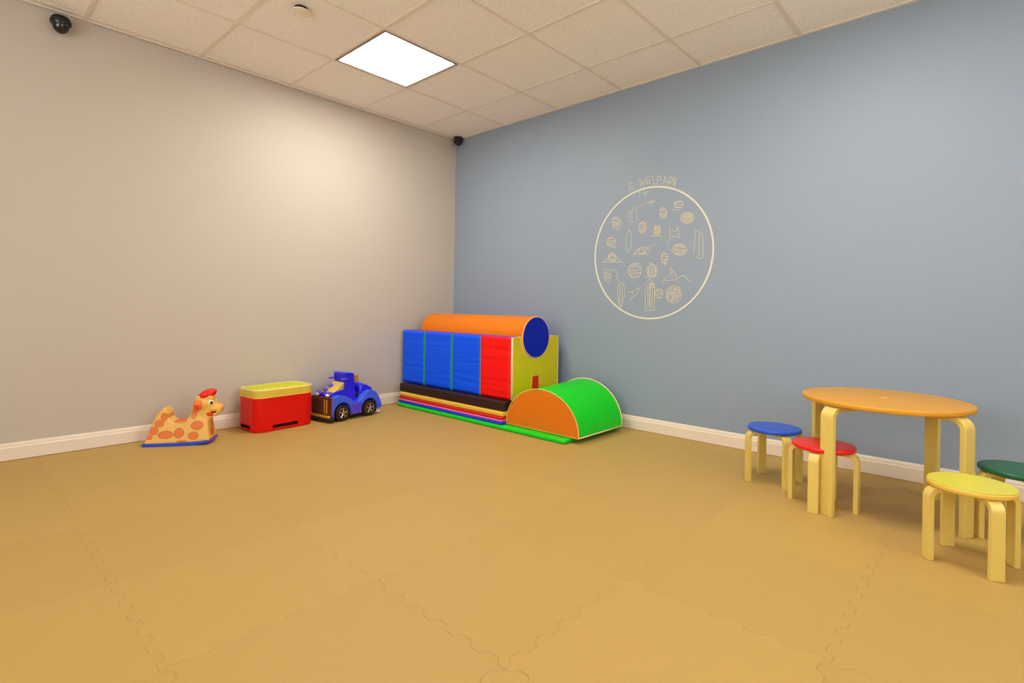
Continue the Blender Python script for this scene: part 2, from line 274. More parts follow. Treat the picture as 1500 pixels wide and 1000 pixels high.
def box(x0, x1, y0, y1, z0, z1, bm=None):
    bm = bm or bmesh.new()
    v = [bm.verts.new(p) for p in ((x0,y0,z0),(x1,y0,z0),(x1,y1,z0),(x0,y1,z0),(x0,y0,z1),(x1,y0,z1),(x1,y1,z1),(x0,y1,z1))]
    for f in ((3,2,1,0),(4,5,6,7),(0,1,5,4),(1,2,6,5),(2,3,7,6),(3,0,4,7)): bm.faces.new([v[i] for i in f])
    return bm
def prism(pts, a0, a1, axis, bm=None, scale_fn=None):
    """extrude a 2-D outline. axis 'x': pts=(y,z); 'y': pts=(x,z); 'z': pts=(x,y)."""
    bm = bm or bmesh.new()
    def mk(p, a):
        if scale_fn: a = scale_fn(p, a)
        return {'x': (a, p[0], p[1]), 'y': (p[0], a, p[1]), 'z': (p[0], p[1], a)}[axis]
    A = [bm.verts.new(mk(p, a0)) for p in pts]; B = [bm.verts.new(mk(p, a1)) for p in pts]
    n = len(pts)
    bm.faces.new(A[::-1]); bm.faces.new(B)
    for i in range(n): bm.faces.new((A[i], A[(i+1) % n], B[(i+1) % n], B[i]))
    return bm
def ellipsoid(c, r, bm=None, rot=None, u=24, v=14):
    bm = bm or bmesh.new()
    mt = Matrix.Translation(c) @ (rot or Matrix.Identity(4)) @ Matrix.Diagonal((r[0], r[1], r[2], 1))
    bmesh.ops.create_uvsphere(bm, u_segments=u, v_segments=v, radius=1, matrix=mt); return bm
def cyl(c, r, h, axis='z', bm=None, seg=32, r2=None):
    bm = bm or bmesh.new()
    R = {'z': Matrix.Identity(4), 'y': Matrix.Rotation(PI/2, 4, 'X'), 'x': Matrix.Rotation(PI/2, 4, 'Y')}[axis]
    bmesh.ops.create_cone(bm, cap_ends=True, segments=seg, radius1=r, radius2=r if r2 is None else r2, depth=h, matrix=Matrix.Translation(c) @ R)
    return bm
def lathe(prof, bm=None, seg=48, c=(0,0,0)):
    bm = bm or bmesh.new(); rings = []
    for r, z in prof:
        if r < 1e-6: rings.append([bm.verts.new((c[0], c[1], c[2]+z))])
        else: rings.append([bm.verts.new((c[0]+r*math.cos(2*PI*k/seg), c[1]+r*math.sin(2*PI*k/seg), c[2]+z)) for k in range(seg)])
    for A, B in zip(rings, rings[1:]):
        for k in range(seg):
            k2 = (k+1) % seg
            if len(A) == 1 and len(B) > 1: bm.faces.new((A[0], B[k], B[k2]))
            elif len(B) == 1 and len(A) > 1: bm.faces.new((A[k], B[0], A[k2]))
            elif len(A) > 1: bm.faces.new((A[k], B[k], B[k2], A[k2]))
    return bm
def tube(path, r, closed=False, seg=8, bm=None):
    bm = bm or bmesh.new(); P = [Vector(p) for p in path]; n = len(P); rings = []
    up = None
    for i, p in enumerate(P):
        if closed: t = (P[(i+1) % n] - P[i-1])
        else: t = P[min(i+1, n-1)] - P[max(i-1, 0)]
        t.normalize()
        if up is None:
            up = Vector((0,0,1)) if abs(t.z) < 0.9 else Vector((1,0,0))
        s = t.cross(up); s.normalize(); up = s.cross(t); up.normalize()
        rings.append([bm.verts.new(p + r*(math.cos(2*PI*k/seg)*s + math.sin(2*PI*k/seg)*up)) for k in range(seg)])
    m = n if closed else n-1
    for i in range(m):
        A, B = rings[i], rings[(i+1) % n]
        for k in range(seg): bm.faces.new((A[k], A[(k+1)%seg], B[(k+1)%seg], B[k]))
    if not closed: bm.faces.new(rings[0]); bm.faces.new(rings[-1][::-1])
    return bm
def rrect(cx, cy, w, h, r, n=8):
    P = []
    for sx, sy, a0 in ((1,1,0),(-1,1,90),(-1,-1,180),(1,-1,270)):
        for k in range(n+1):
            a = math.radians(a0 + 90*k/n); P.append((cx+sx*(w/2-r)+r*math.cos(a), cy+sy*(h/2-r)+r*math.sin(a)))
    return P
def freeze(o):
    """bake an object's modifiers into its mesh"""
    dg = bpy.context.evaluated_depsgraph_get()
    me = bpy.data.meshes.new_from_object(o.evaluated_get(dg)); o.modifiers.clear(); o.data = me
    for p in me.polygons: p.use_smooth = True
    return o

# ------------------------------------------------------------------ camera
H = 2.53853
cam_d = bpy.data.cameras.new('camera'); cam = bpy.data.objects.new('camera', cam_d); C.objects.link(cam)
yaw, pitch, roll = 0.74233, 0.0, 0.01543
fwd = Vector((-math.sin(yaw)*math.cos(pitch), math.cos(yaw)*math.cos(pitch), math.sin(pitch)))
right = Vector((math.cos(yaw), math.sin(yaw), 0)); up = right.cross(fwd)
r_ = right*math.cos(roll) + up*math.sin(roll); u_ = -right*math.sin(roll) + up*math.cos(roll)
mw = Matrix((r_, u_, -fwd)).transposed().to_4x4(); mw.translation = Vector((3.9915, -3.48507, 0.89064))
cam.matrix_world = mw
cam_d.sensor_width = 36; cam_d.lens = 770.899/1500*36; cam_d.shift_y = -51.283/1500; cam_d.clip_start = 0.05
SC.camera = cam

# ------------------------------------------------------------------ room
X1, Y0 = RX, RY
def struct(name, bm, m, **k): return tag(obj(name, bm, m, **k), kind='structure')
struct('floor', box(-0.1, X1+0.1, Y0-0.1, 0.1, -0.1, 0), M['foam_floor'])
struct('wall_left', box(-0.1, 0, Y0-0.1, 0.1, 0, H+0.1), M['wall_cream'])
struct('wall_back', box(0, X1, 0, 0.1, 0, H+0.1), M['wall_blue'])
WZ0, WZ1 = FILLZ
def wall_with_fill_opening(name, horiz, a0, a1, w0, w1):  # unseen wall, opened to hold an added fill panel
    bm = bmesh.new()
    for p0, p1, z0, z1 in ((a0, w0, 0, H+.1), (w1, a1, 0, H+.1), (w0, w1, 0, WZ0), (w0, w1, WZ1, H+.1)):
        if horiz: box(p0, p1, Y0-0.1, Y0, z0, z1, bm)
        else: box(X1, X1+0.1, p0, p1, z0, z1, bm)
    struct(name, bm, M['wall_cream'])
def fill_panel(n, horiz, w0, w1, nb):  # invented window-shaped fill light, added out of view to brighten the room
    t = tag(empty('window_%d' % n, ((w0+w1)/2, Y0-.05, WZ0) if horiz else (X1+.05, (w0+w1)/2, WZ0)), kind='structure')
    L = (w1-w0)/2; hh = WZ1-WZ0; f = .025
    def b(u0, u1, d0, d1, z0, z1, bm): return box(u0, u1, d0, d1, z0, z1, bm) if horiz else box(d0, d1, u0, u1, z0, z1, bm)
    bm = bmesh.new()
    b(-L+.001, L-.001, -f, f, 0.001, .05, bm); b(-L+.001, L-.001, -f, f, hh-.05, hh-.001, bm)
    for k in range(nb+1):
        c = -L+.026+(2*L-.052)*k/nb; b(c-.025, c+.025, -f, f, .0502, hh-.0502, bm)
    obj('frame', bm, M['trim_paint'], t)
    for k in range(nb):
        c0 = -L+.0515+(2*L-.052)*k/nb; c1 = -L+.0005+(2*L-.052)*(k+1)/nb
        obj('pane', b(c0, c1, -.003, .003, .0505, hh-.0505, bmesh.new()), M['frosted_pane'], t)
wall_with_fill_opening('wall_front', True, 0, X1, *FILLF); fill_panel(1, True, FILLF[0], FILLF[1], 4)
wall_with_fill_opening('wall_right', False, Y0-0.1, 0.1, *FILLR); fill_panel(2, False, FILLR[0], FILLR[1], 4)
# ceiling tiles with openings where the light panels sit
gx = [0.67446 + 0.61*k for k in range(-2, 12)]; gy = [-(0.48149 + 0.61*k) for k in range(-1, 12)]
gx = [v for v in gx if 0 < v < X1]; gy = [v for v in gy if Y0 < v < 0]
ex = [0] + gx + [X1]; ey = [0] + gy + [Y0]
lights = LIGHTPOS
bm = bmesh.new()
for i in range(len(ex)-1):
    for j in range(len(ey)-1):
        cx, cy = (ex[i]+ex[i+1])/2, (ey[j]+ey[j+1])/2
        if any(abs(cx-lx) < .2 and abs(cy-ly) < .2 for lx, ly in lights): continue
        box(ex[i]+.0005, ex[i+1]-.0005, ey[j+1]+.0005, ey[j]-.0005, H+0.005, H+0.03, bm)
struct('ceiling', bm, M['ceiling_tile'])
bm = bmesh.new(); w = 0.010
for v in gx: box(v-w, v+w, Y0, 0, H, H+0.004, bm)
for v in gy:
    for a, b in zip(ex, ex[1:]): box(a+w, b-w, v-w, v+w, H+0.0003, H+0.0043, bm)
struct('trim_1', bm, M['grid_paint'])          # ceiling grid
bm = bmesh.new()
box(0, 0.022, Y0, 0, H-0.0005, H+0.004, bm); box(0.022, X1-.022, -0.022, 0, H-0.0005, H+0.004, bm)
box(0, 0.003, Y0, 0, H-0.0005, H+0.004, bm)
box(X1-.022, X1, Y0, 0, H-0.0005, H+0.004, bm); box(0.022, X1-.022, Y0, Y0+.022, H-0.0005, H+0.004, bm)
struct('trim_2', bm, M['grid_paint'])          # wall angle round the ceiling
def base_profile(d0):
    return [(0.0, 0.003), (0.014, 0.003), (0.014, 0.070), (0.010, 0.078), (0.010, 0.084), (0.006, 0.095), (0.0, 0.097)]
P = base_profile(0)
struct('baseboard_left', prism(P, Y0, 0, 'y'), M['trim_paint'])
struct('baseboard_back', prism([(-a, b) for a, b in P], 0.0145, X1, 'x'), M['trim_paint'])
struct('baseboard_right', prism([(X1-a, b) for a, b in P], Y0, -0.0145, 'y'), M['trim_paint'])
struct('baseboard_front', prism([(Y0+a, b) for a, b in P], 0.0145, X1-.0145, 'x'), M['trim_paint'])

# ------------------------------------------------------------------ ceiling fittings
def light_panel(x, y, label):
    t = tag(empty('ceiling_light', (x, y, H)), label, 'ceiling light', 'square light panels in the ceiling grid')
    bm = bmesh.new(); a, b = .292, .276
    for q in ((-a, a, -a, -b), (-a, a, b, a), (-a, -b, -b, b), (b, a, -b, b)): box(q[0], q[1], q[2], q[3], -0.003, 0.03, bm)
    obj('frame', bm, M['light_frame'], t)
    obj('diffuser', box(-b, b, -b, b, 0.012, 0.02), M['diffuser'], t)
    return t
for (lx, ly), lb in zip(lights, LIGHTLAB): light_panel(lx, ly, lb)

# concealed sprinkler cover plate, slightly dropped below the tile
t = tag(empty('sprinkler_cover', (1.109, -2.129, H)), 'small round pale sprinkler cover plate on a ceiling tile', 'sprinkler cover')
obj('collar', cyl((0, 0, -0.004), 0.036, 0.017), M['black_plastic'], t, smooth='auto')
obj('cover_plate', lathe([(0, -0.020), (0.036, -0.020), (0.046, -0.018), (0.047, -0.014), (0.044, -0.0125), (0, -0.0125)]), M['white_metal'], t, smooth='auto')

# black cameras
t = tag(empty('security_camera', (0.088, -0.050, H)), 'small black security camera under the ceiling in the room corner', 'security camera')
obj('mount_plate', lathe([(0, 0), (0.046, 0), (0.047, -0.010), (0.040, -0.014), (0, -0.014)]), M['black_plastic'], t, smooth='auto')
obj('housing', lathe([(0.040, -0.013), (0.042, -0.020), (0.042, -0.046), (0.036, -0.052), (0, -0.052)]), M['black_plastic'], t, smooth='auto')
obj('dome_cover', lathe([(0.034, -0.051), (0.031, -0.062), (0.020, -0.073), (0.008, -0.077), (0, -0.078)]), M['black_smoked'], t, smooth='auto')
t = tag(empty('security_camera', (0.052, -3.030, H-0.040)), 'larger black dome camera where the cream wall meets the ceiling', 'security camera'); t.scale = (0.80, 0.80, 0.86)
obj('wall_bracket', box(-0.065, -0.02, -0.022, 0.022, -0.030, -0.002), M['black_plastic'], t, bevel=0.004)
obj('mount_plate', lathe([(0, 0), (0.046, 0), (0.055, -0.012), (0.050, -0.016), (0, -0.016)]), M['black_plastic'], t, smooth='auto')
hs = obj('housing', lathe([(0.050, -0.015), (0.058, -0.028), (0.058, -0.044), (0.052, -0.056), (0, -0.056)]), M['black_plastic'], t, smooth='auto')
for k in range(3): obj('ring', tube([(0.059*math.cos(a), 0.059*math.sin(a), -0.028-0.008*k) for a in [2*PI*i/40 for i in range(40)]], 0.0022, True), M['black_smoked'], hs, smooth=True)
obj('dome_cover', lathe([(0.050, -0.055), (0.047, -0.072), (0.038, -0.090), (0.022, -0.103), (0.008, -0.108), (0, -0.1085)]), M['black_smoked'], t, smooth='auto')

# ------------------------------------------------------------------ wall drawing
t = tag(empty('wall_decal', (2.140, -0.0005, 1.294)), 'cream line drawing in a big circle, with lettering, on the blue wall', 'wall drawing')
def strokes(name, ss, w, m):
    bm = bmesh.new()
    for s in ss:
        pts = [Vector((x-2.140, 0, z-1.294)) for x, z in s]
        for i, (p, q) in enumerate(zip(pts, pts[1:])):
            d = q-p
            if d.length < 1e-4: continue
            d.normalize(); n = Vector((-d.z, 0, d.x))*w/2; p2 = p-d*w*.4; q2 = q+d*w*.4
            y0, y1 = -0.0004, -0.0016 - 0.00005*(i % 3)
            v = [bm.verts.new(a+Vector((0, y, 0))) for y in (y0, y1) for a in (p2+n, q2+n, q2-n, p2-n)]
            for f in ((4,5,6,7),(0,1,5,4),(1,2,6,5),(2,3,7,6),(3,0,4,7),(3,2,1,0)): bm.faces.new([v[k] for k in f])
    return obj(name, bm, m, t)
bm = bmesh.new(); N = 128; R = 0.480; wd = 0.0062
ring = [[bm.verts.new(((r-.014)*math.cos(2*PI*k/N), y, (r-.004)*math.sin(2*PI*k/N))) for k in range(N)] for r, y in ((R-wd,-.0004),(R-wd,-.002),(R+wd,-.002),(R+wd,-.0004))]
for a in range(4):
    A, B = ring[a], ring[(a+1) % 4]
    for k in range(N): bm.faces.new((A[k], A[(k+1)%N], B[(k+1)%N], B[k]))
obj('ring', bm, M['ring_line'], t)
for nm, ss in DRAWINGS: strokes(nm, ss, STROKEW, M['chalk'])

# ------------------------------------------------------------------ stacked mats
def mat_layer(x0, x1, y0, y1, z0, z1, m, label, pm=None):
    e = 0.0006
    o = empty('play_mat', ((x0+x1)/2, (y0+y1)/2, z0)); tag(o, label, 'play mat', 'folded play mats in a stack')
    lx, ly, h = (x1-x0)/2, (y1-y0)/2, z1-z0-e
    obj('cushion', box(-lx, lx, -ly, ly, 0, h), m, o, bevel=min(0.012, h*0.42), seg=4)
    return o
MS = []
MS.append(mat_layer(0.105, 1.950, -0.738, -0.02, 0.0005, 0.031, M['foam_green'], 'long green foam mat on the floor, lowest of the mat stack'))
MS.append(mat_layer(0.112, 1.370, -0.728, -0.02, 0.031, 0.054, M['mat_blue'], 'thin blue foam mat lying on the long green mat'))
MS.append(mat_layer(0.108, 1.370, -0.725, -0.02, 0.054, 0.066, M['mat_pink'], 'very thin pink mat between the blue and red mats'))
MS.append(mat_layer(0.112, 1.370, -0.722, -0.02, 0.066, 0.088, M['mat_red'], 'thin red foam mat between the pink and yellow mats'))
MS.append(mat_layer(0.112, 1.370, -0.716, -0.02, 0.088, 0.123, M['mat_yellow'], 'golden yellow foam mat under the thick black mat'))
MS.append(mat_layer(0.088, 1.370, -0.700, -0.02, 0.123, 0.195, M['mat_black'], 'thick black brown mat, topmost of the mat stack'))

# ------------------------------------------------------------------ half cylinder
t = tag(empty('half_cylinder_block', (1.6925, -0.398, 0.034)), 'green half cylinder foam block with an orange end', 'soft play block')
rx, rz = 0.3195, 0.283
def swell(o):
    for v in o.data.vertices:
        if v.co.y > 0: v.co.z *= 1.10
    return o
def arc(n=40, k=1.0, lift=0.012):
    P = [(rx*k*math.cos(PI*i/n), lift + (rz*k-lift)*math.sin(PI*i/n)) for i in range(n+1)]
    return [(rx*k*1.0, 0.0)] + P + [(-rx*k, 0.0)]
swell(obj('body', prism(arc(), -0.268, 0.268, 'y'), M['foam_green'], t, bevel=0.006))
obj('end_panel', prism(arc(k=0.985), -0.2755, -0.2682, 'y'), M['foam_orange'], t, bevel=0.003)
A = arc(n=60)
obj('end_piping', tube([(p[0], -0.273, p[1]+0.0045) for p in A], 0.0042, True), M['piping_orange'], t, smooth=True)
obj('side_piping', tube([(rx, -0.268, 0.0048), (rx, 0.268, 0.0048)], 0.0045), M['piping'], t, smooth=True)
swell(obj('back_piping', tube([(p[0], 0.267, p[1]+0.0045) for p in A], 0.004, True), M['piping'], t, smooth=True))

# ------------------------------------------------------------------ grooved box block
bx0, bx1, by0, by1, bz0, bz1 = 0.033, 1.371, -0.624, -0.075, 0.196, 0.664
gyc, gzc, gr = -0.367, 0.656, 0.163
t = tag(empty('grooved_block', ((bx0+bx1)/2, (by0+by1)/2, bz0)), 'large foam block with blue and red front and yellow grooved end', 'soft play block')
ox, oy, oz = t.location
def uprof(m=0.0):
    P = [(by0-oy+m, m), (by1-oy-m, m), (by1-oy-m, bz1-oz-m)]
    a0 = math.asin((bz1-gzc)/gr)
    n = 30
    for i in range(n+1):
        a = a0 - i*(PI+2*a0)/n
        P.append((gyc-oy+(gr+m)*math.cos(a), min(gzc-oz+(gr+m)*math.sin(a), bz1-oz-m)))
    P.append((by0-oy+m, bz1-oz-m)); return P
obj('body', prism(uprof(), bx0-ox, bx1-ox, 'x'), M['purple'], t, bevel=0.004)
obj('end_panel', prism(uprof(0.002), bx1-ox+0.0002, bx1-ox+0.009, 'x'), M['foam_yellow'], t, bevel=0.002)
obj('end_piping', tube([(bx1-ox+0.008, a, b) for a, b in uprof(0.002)], 0.0042, True), M['piping'], t, smooth=True)
# patch
obj('patch', box(bx1-ox+0.0092, bx1-ox+0.0115, -0.401-oy, -0.319-oy, 0.257-oz, 0.357-oz), M['seat_red'], t)
obj('patch_piping', tube([(bx1-ox+0.0105, a, b) for a, b in ((-0.401-oy, 0.257-oz), (-0.319-oy, 0.257-oz), (-0.319-oy, 0.357-oz), (-0.401-oy, 0.357-oz))], 0.004, True), M['piping_orange'], t, smooth=True)
xs = [bx0, 0.357, 0.715, 1.053, bx1]
def cushion(x0, x1, name, m):
    # soft front cushion: slightly pillowed, wrinkled
    bm = bmesh.new(); nx, nz = 24, 40; g = []
    rnd = random.Random(int(x0*1000)+7)
    zs = [rnd.uniform(0.08, 0.92) for _ in range(5)]; am = [rnd.uniform(0.0015, 0.0035) for _ in range(5)]; tl = [rnd.uniform(-.06, .06) for _ in range(5)]
    z0, z1 = 0.0005, bz1-oz-0.002
    for j in range(nz+1):
        row = []
        for i in range(nx+1):
            u, v = i/nx, j/nz
            e = min(1, 16*min(u, 1-u)) ; f = min(1, 30*min(v, 1-v))
            d = 0.016*math.sin(e*PI/2)*math.sin(f*PI/2)
            for a, b, c in zip(zs, am, tl): d -= b*math.exp(-((v-a-c*(u-.5))/0.02)**2)*math.sin(e*PI/2)
            row.append(bm.verts.new((x0-ox+0.003+(x1-x0-0.006)*u, by0-oy-0.0005-d, z0+(z1-z0)*v)))
        g.append(row)
    for j in range(nz):
        for i in range(nx): bm.faces.new((g[j][i], g[j][i+1], g[j+1][i+1], g[j+1][i]))
    # back
    b4 = [bm.verts.new((q[0], by0-oy-0.0003, q[1])) for q in ((x0-ox+.003, z0), (x1-ox-.003, z0), (x1-ox-.003, z1), (x0-ox+.003, z1))]
    bm.faces.new(b4)
    bm.faces.new(g[0]+[b4[1], b4[0]]); bm.faces.new(g[-1]+[b4[2], b4[3]])
    bm.faces.new([r[0] for r in g]+[b4[3], b4[0]]); bm.faces.new([r[-1] for r in g]+[b4[2], b4[1]])
    return obj(name, bm, m, t, smooth='auto', angle=60)
for k in range(4):
    cu = cushion(xs[k], xs[k+1], 'front_cushion', M['foam_blue'] if k < 3 else M['foam_red'])
    cu['label'] = 'blue vinyl front cushion' if k < 3 else 'red vinyl front cushion'
for k, m, w in ((1, M['seam_green'], 0.011), (2, M['seam_green'], 0.012), (3, M['seam_grey'], 0.006)):
    obj('seam_strip', box(xs[k]-ox-w, xs[k]-ox+w, by0-oy-0.013, by0-oy-0.0006, 0.002, bz1-oz-0.004), m, t, bevel=0.004)
obj('corner_piping', tube([(bx1-ox+0.004, by0-oy-0.002, 0.004), (bx1-ox+0.004, by0-oy-0.002, bz1-oz-0.004)], 0.006), M['piping'], t, smooth=True)

# ------------------------------------------------------------------ roller
t = tag(empty('foam_roller', (0.75, gyc, gzc)), 'long orange foam roller with dark blue end lying in the groove', 'soft play roller')
r = 0.1605; x0, x1 = 0.160-0.75, 1.388-0.75
obj('cover', cyl((0.5*(x0+x1), 0, 0), r, x1-x0, 'x', seg=72), M['foam_orange'], t, bevel=0.012, seg=4)
obj('end_disc', cyl((x1+0.002, 0, 0), r-0.006, 0.004, 'x', seg=64), M['foam_darkblue'], t, smooth='auto')
obj('end_piping', tube([(x1, (r-0.004)*math.cos(a), (r-0.004)*math.sin(a)) for a in [2*PI*i/64 for i in range(64)]], 0.0045, True), M['piping_orange'], t, smooth=True)

# ------------------------------------------------------------------ bentwood furniture
def bent_leg(R, Ht, rb, arm, w, th):
    """L-shaped laminated leg in the x-z plane; outer face at x=R, arm runs inwards under the top at z=Ht"""
    path = [((R, 0.0), (1, 0)), ((R, Ht*0.5), (1, 0))]
    n = 10
    for i in range(n+1):
        a = i*PI/2/n; path.append(((R-rb+rb*math.cos(a), Ht-rb+rb*math.sin(a)), (math.cos(a), math.sin(a))))
    path.append(((R-arm, Ht), (0, 1)))
    out = [p for p, nn in path]; inn = [(p[0]-th*nn[0], p[1]-th*nn[1]) for p, nn in path]
    bm = bmesh.new(); L = []
    for y in (-w/2, w/2): L.append(([bm.verts.new((a, y, b)) for a, b in out], [bm.verts.new((a, y, b)) for a, b in inn]))
    (o0, i0), (o1, i1) = L; n = len(out)
    for k in range(n-1):
        bm.faces.new((o0[k], o0[k+1], o1[k+1], o1[k])); bm.faces.new((i0[k], i1[k], i1[k+1], i0[k+1]))
        bm.faces.new((o0[k], i0[k], i0[k+1], o0[k+1])); bm.faces.new((o1[k], o1[k+1], i1[k+1], i1[k]))
    bm.faces.new((o0[0], o1[0], i1[0], i0[0])); bm.faces.new((o0[-1], i0[-1], i1[-1], o1[-1]))
    return bm
def disc_top(R, z0, z1, rr):
    P = [(0, z0), (R-rr, z0)]
    for i in range(1, 7): a = -PI/2 + i*PI/2/6*0.999; P.append((R-rr+rr*math.cos(a), z0+rr+rr*math.sin(a)))
    for i in range(0, 7): a = i*PI/2/6; P.append((R-rr+rr*math.cos(a), z1-rr+rr*math.sin(a)))
    P.append((0, z1)); return lathe(P, seg=96)
# table
TX, TY, TA, TR = 3.619, -0.551, math.radians(-28.0), 0.326
t = tag(empty('round_table', (TX, TY, 0), TA), 'low round wooden children\'s table with birch legs against the blue wall', 'table')
obj('table_top', disc_top(TR, 0.476, 0.498, 0.007), M['table_top'], t, smooth='auto', angle=50)
obj('center_cap', lathe([(0, 0.4981), (0.016, 0.4981), (0.018, 0.4988), (0.016, 0.4994), (0, 0.4994)]), M['top_mark'], t, smooth='auto')
for k in range(4):
    lg = obj('leg', bent_leg(0.349, 0.4755, 0.052, 0.24, 0.060, 0.022), M['birch'], t, bevel=0.003, seg=2)
    lg.rotation_euler = (0, 0, k*PI/2)
def stool(x, y, ang, label, top, edge=None):
    t = tag(empty('stool', (x, y, 0), math.radians(ang)), label, 'stool', 'small round stools around the table')
    if edge:
        obj('seat', disc_top(0.127, 0.264, 0.283, 0.006), edge, t, smooth='auto', angle=50)
        obj('seat_panel', lathe([(0, 0.2832), (0.123, 0.2832), (0.1245, 0.2840), (0.1235, 0.2848), (0, 0.2850)], seg=96), top, t, smooth='auto')
    else: obj('seat', disc_top(0.128, 0.264, 0.284, 0.007), top, t, smooth='auto', angle=50)
    for k in range(4):
        lg = obj('leg', bent_leg(0.143, 0.2638, 0.040, 0.110, 0.042, 0.019), M['birch'], t, bevel=0.0025, seg=2)
        lg.rotation_euler = (0, 0, k*PI/2)
    return t
for a in STOOLS: stool(*a[:4], M[a[4]], M[a[5]] if a[5] else None)

# ------------------------------------------------------------------ red bin with yellow lid
t = tag(empty('toy_bin', (0.171, -1.823, 0), 0.091), 'red plastic toy bin with rounded corners and a yellow lid', 'toy bin')
D, L, r0 = 0.274, 0.436, 0.062
def rloft(levels, bm=None, cap=True):
    bm = bm or bmesh.new(); rings = []
    for (ins, z) in levels:
        rings.append([bm.verts.new((x, y, z)) for x, y in rrect(0, 0, D-2*ins, L-2*ins, max(r0-ins, 0.01), 10)])
    n = len(rings[0])
    for A, B in zip(rings, rings[1:]):
        for k in range(n): bm.faces.new((A[k], A[(k+1)%n], B[(k+1)%n], B[k]))
    bm.faces.new(rings[0][::-1]); bm.faces.new(rings[-1]); return bm
bd = obj('body', rloft([(0.010, 0), (0.004, 0.006), (0.002, 0.014), (0.001, 0.235), (0.004, 0.236)]), M['bin_red'], t, smooth='auto')
cut = box(D/2-0.022, D/2+0.05, -0.100, 0.085, 0.022, 0.045); cut2 = box(-0.075, 0.055, -L/2-0.05, -L/2+0.022, 0.022, 0.045); 
for c_ in (cut, cut2):
    co = obj('cutter', c_, M['bin_dark'], t); b = bd.modifiers.new('b', 'BOOLEAN'); b.operation = 'DIFFERENCE'; b.object = co; b.solver = 'EXACT'
    bpy.context.view_layer.update()
    dg = bpy.context.evaluated_depsgraph_get(); me = bpy.data.meshes.new_from_object(bd.evaluated_get(dg)); bd.modifiers.clear(); bd.data = me
    bpy.data.objects.remove(co)
if len(bd.data.materials) < 2: bd.data.materials.append(M['bin_dark'])
for p in bd.data.polygons:
    c = p.center; inside = 0.0215 < c.z < 0.0455 and ((c.x > D/2-0.0225 and abs(c.y) < .101 and c.x < D/2-0.002) or (c.y < -L/2+0.0225 and c.x < 0.056 and c.y > -L/2+0.002))
    p.material_index = 1 if inside and len(p.vertices) < 30 else 0
bd.data.set_sharp_from_angle(angle=math.radians(35))
lid = obj('lid', rloft([(0.002, 0.2365), (-0.001, 0.239), (-0.001, 0.286), (0.002, 0.289)]), M['lid_yellow'], t, smooth='auto')
obj('lid_seam', tube([(x, y, 0.2375) for x, y in rrect(0, 0, D+0.001, L+0.001, r0, 10)], 0.0025, True), M['piping_orange'], lid, smooth=True)
obj('rim', tube([(x, y, 0.290) for x, y in rrect(0, 0, D-0.006, L-0.006, r0-0.003, 10)], 0.0035, True), M['lid_rim'], lid, smooth=True)
bm = bmesh.new(); rings = []
for s, z in ((1, 0.2895), (0.96, 0.294), (0.8, 0.2975), (0.5, 0.299), (0.2, 0.299)):
    rings.append([bm.verts.new((x*s, y*s, z+random.uniform(-1, 1)*(0.0018 if s < 1 else 0))) for x, y in rrect(0, 0, D-0.035, L-0.035, r0-0.018, 10)])
n = len(rings[0])
for A, B in zip(rings, rings[1:]):
    for k in range(n): bm.faces.new((A[k], A[(k+1)%n], B[(k+1)%n], B[k]))
bm.faces.new(rings[-1]); bm.faces.new(rings[0][::-1])
obj('lid_top', bm, M['lid_lime'], lid, smooth=True)

# ------------------------------------------------------------------ giraffe rocker
def spot_material(spots, k):
    a = NT('giraffe_skin'); tc = a.node('ShaderNodeTexCoord'); sp = a.node('ShaderNodeSeparateXYZ'); a.link(tc.outputs['Object'], sp.inputs[0])
    ns = a.node('ShaderNodeTexNoise'); ns.inputs['Scale'].default_value = 22; a.link(tc.outputs['Object'], ns.inputs['Vector'])
    wob = a.math('MULTIPLY_ADD', ns.outputs['Fac'], 0.25, -0.125)
    cur = None
    for (x, z, rx_, rz_, *front) in spots:
        dx = a.math('MULTIPLY', a.math('SUBTRACT', sp.outputs[1 if front else 0], x), 1/rx_); dz = a.math('MULTIPLY', a.math('SUBTRACT', sp.outputs[2], z), 1/rz_)
        d = a.math('SQRT', a.math('ADD', a.math('MULTIPLY', dx, dx), a.math('MULTIPLY', dz, dz)))
        if front: d = a.math('ADD', d, a.math('MULTIPLY', a.math('MAXIMUM', a.math('SUBTRACT', 0.168, sp.outputs[0]), 0.0), 80.0))
        cur = d if cur is None else a.math('MINIMUM', cur, d)
    d = a.math('ADD', cur, wob)
    r = a.node('ShaderNodeValToRGB'); e = r.color_ramp.elements
    e[0].position = 0.0; e[0].color = rgb(240, 118, 44); e[1].position = 1.0; e[1].color = rgb(236, 186, 92)
    for p_, c_ in ((0.25, (232, 96, 30)), (0.62, (236, 110, 40)), (0.74, (196, 96, 30)), (0.86, (196, 130, 50)), (0.93, (238, 184, 96))):
        q = e.new(p_); q.color = rgb(*c_)
    a.link(a.math('MULTIPLY', d, 0.85, clamp=True), r.inputs[0])
    n2 = a.node('ShaderNodeTexNoise'); n2.inputs['Scale'].default_value = 9; n2.inputs['Detail'].default_value = 4; a.link(tc.outputs['Object'], n2.inputs['Vector'])
    a.link(a.mix(a.math('MULTIPLY', n2.outputs['Fac'], 0.3), r.outputs[0], rgb(200, 150, 50)), a.b.inputs['Base Color'])
    a.b.inputs['Roughness'].default_value = 0.42
    return a.m
t = tag(empty('rocking_giraffe', (GPX, GPY, 0), math.radians(GANG)), 'orange spotted plastic giraffe rocker with a red cap and blue base', 'rocking toy')
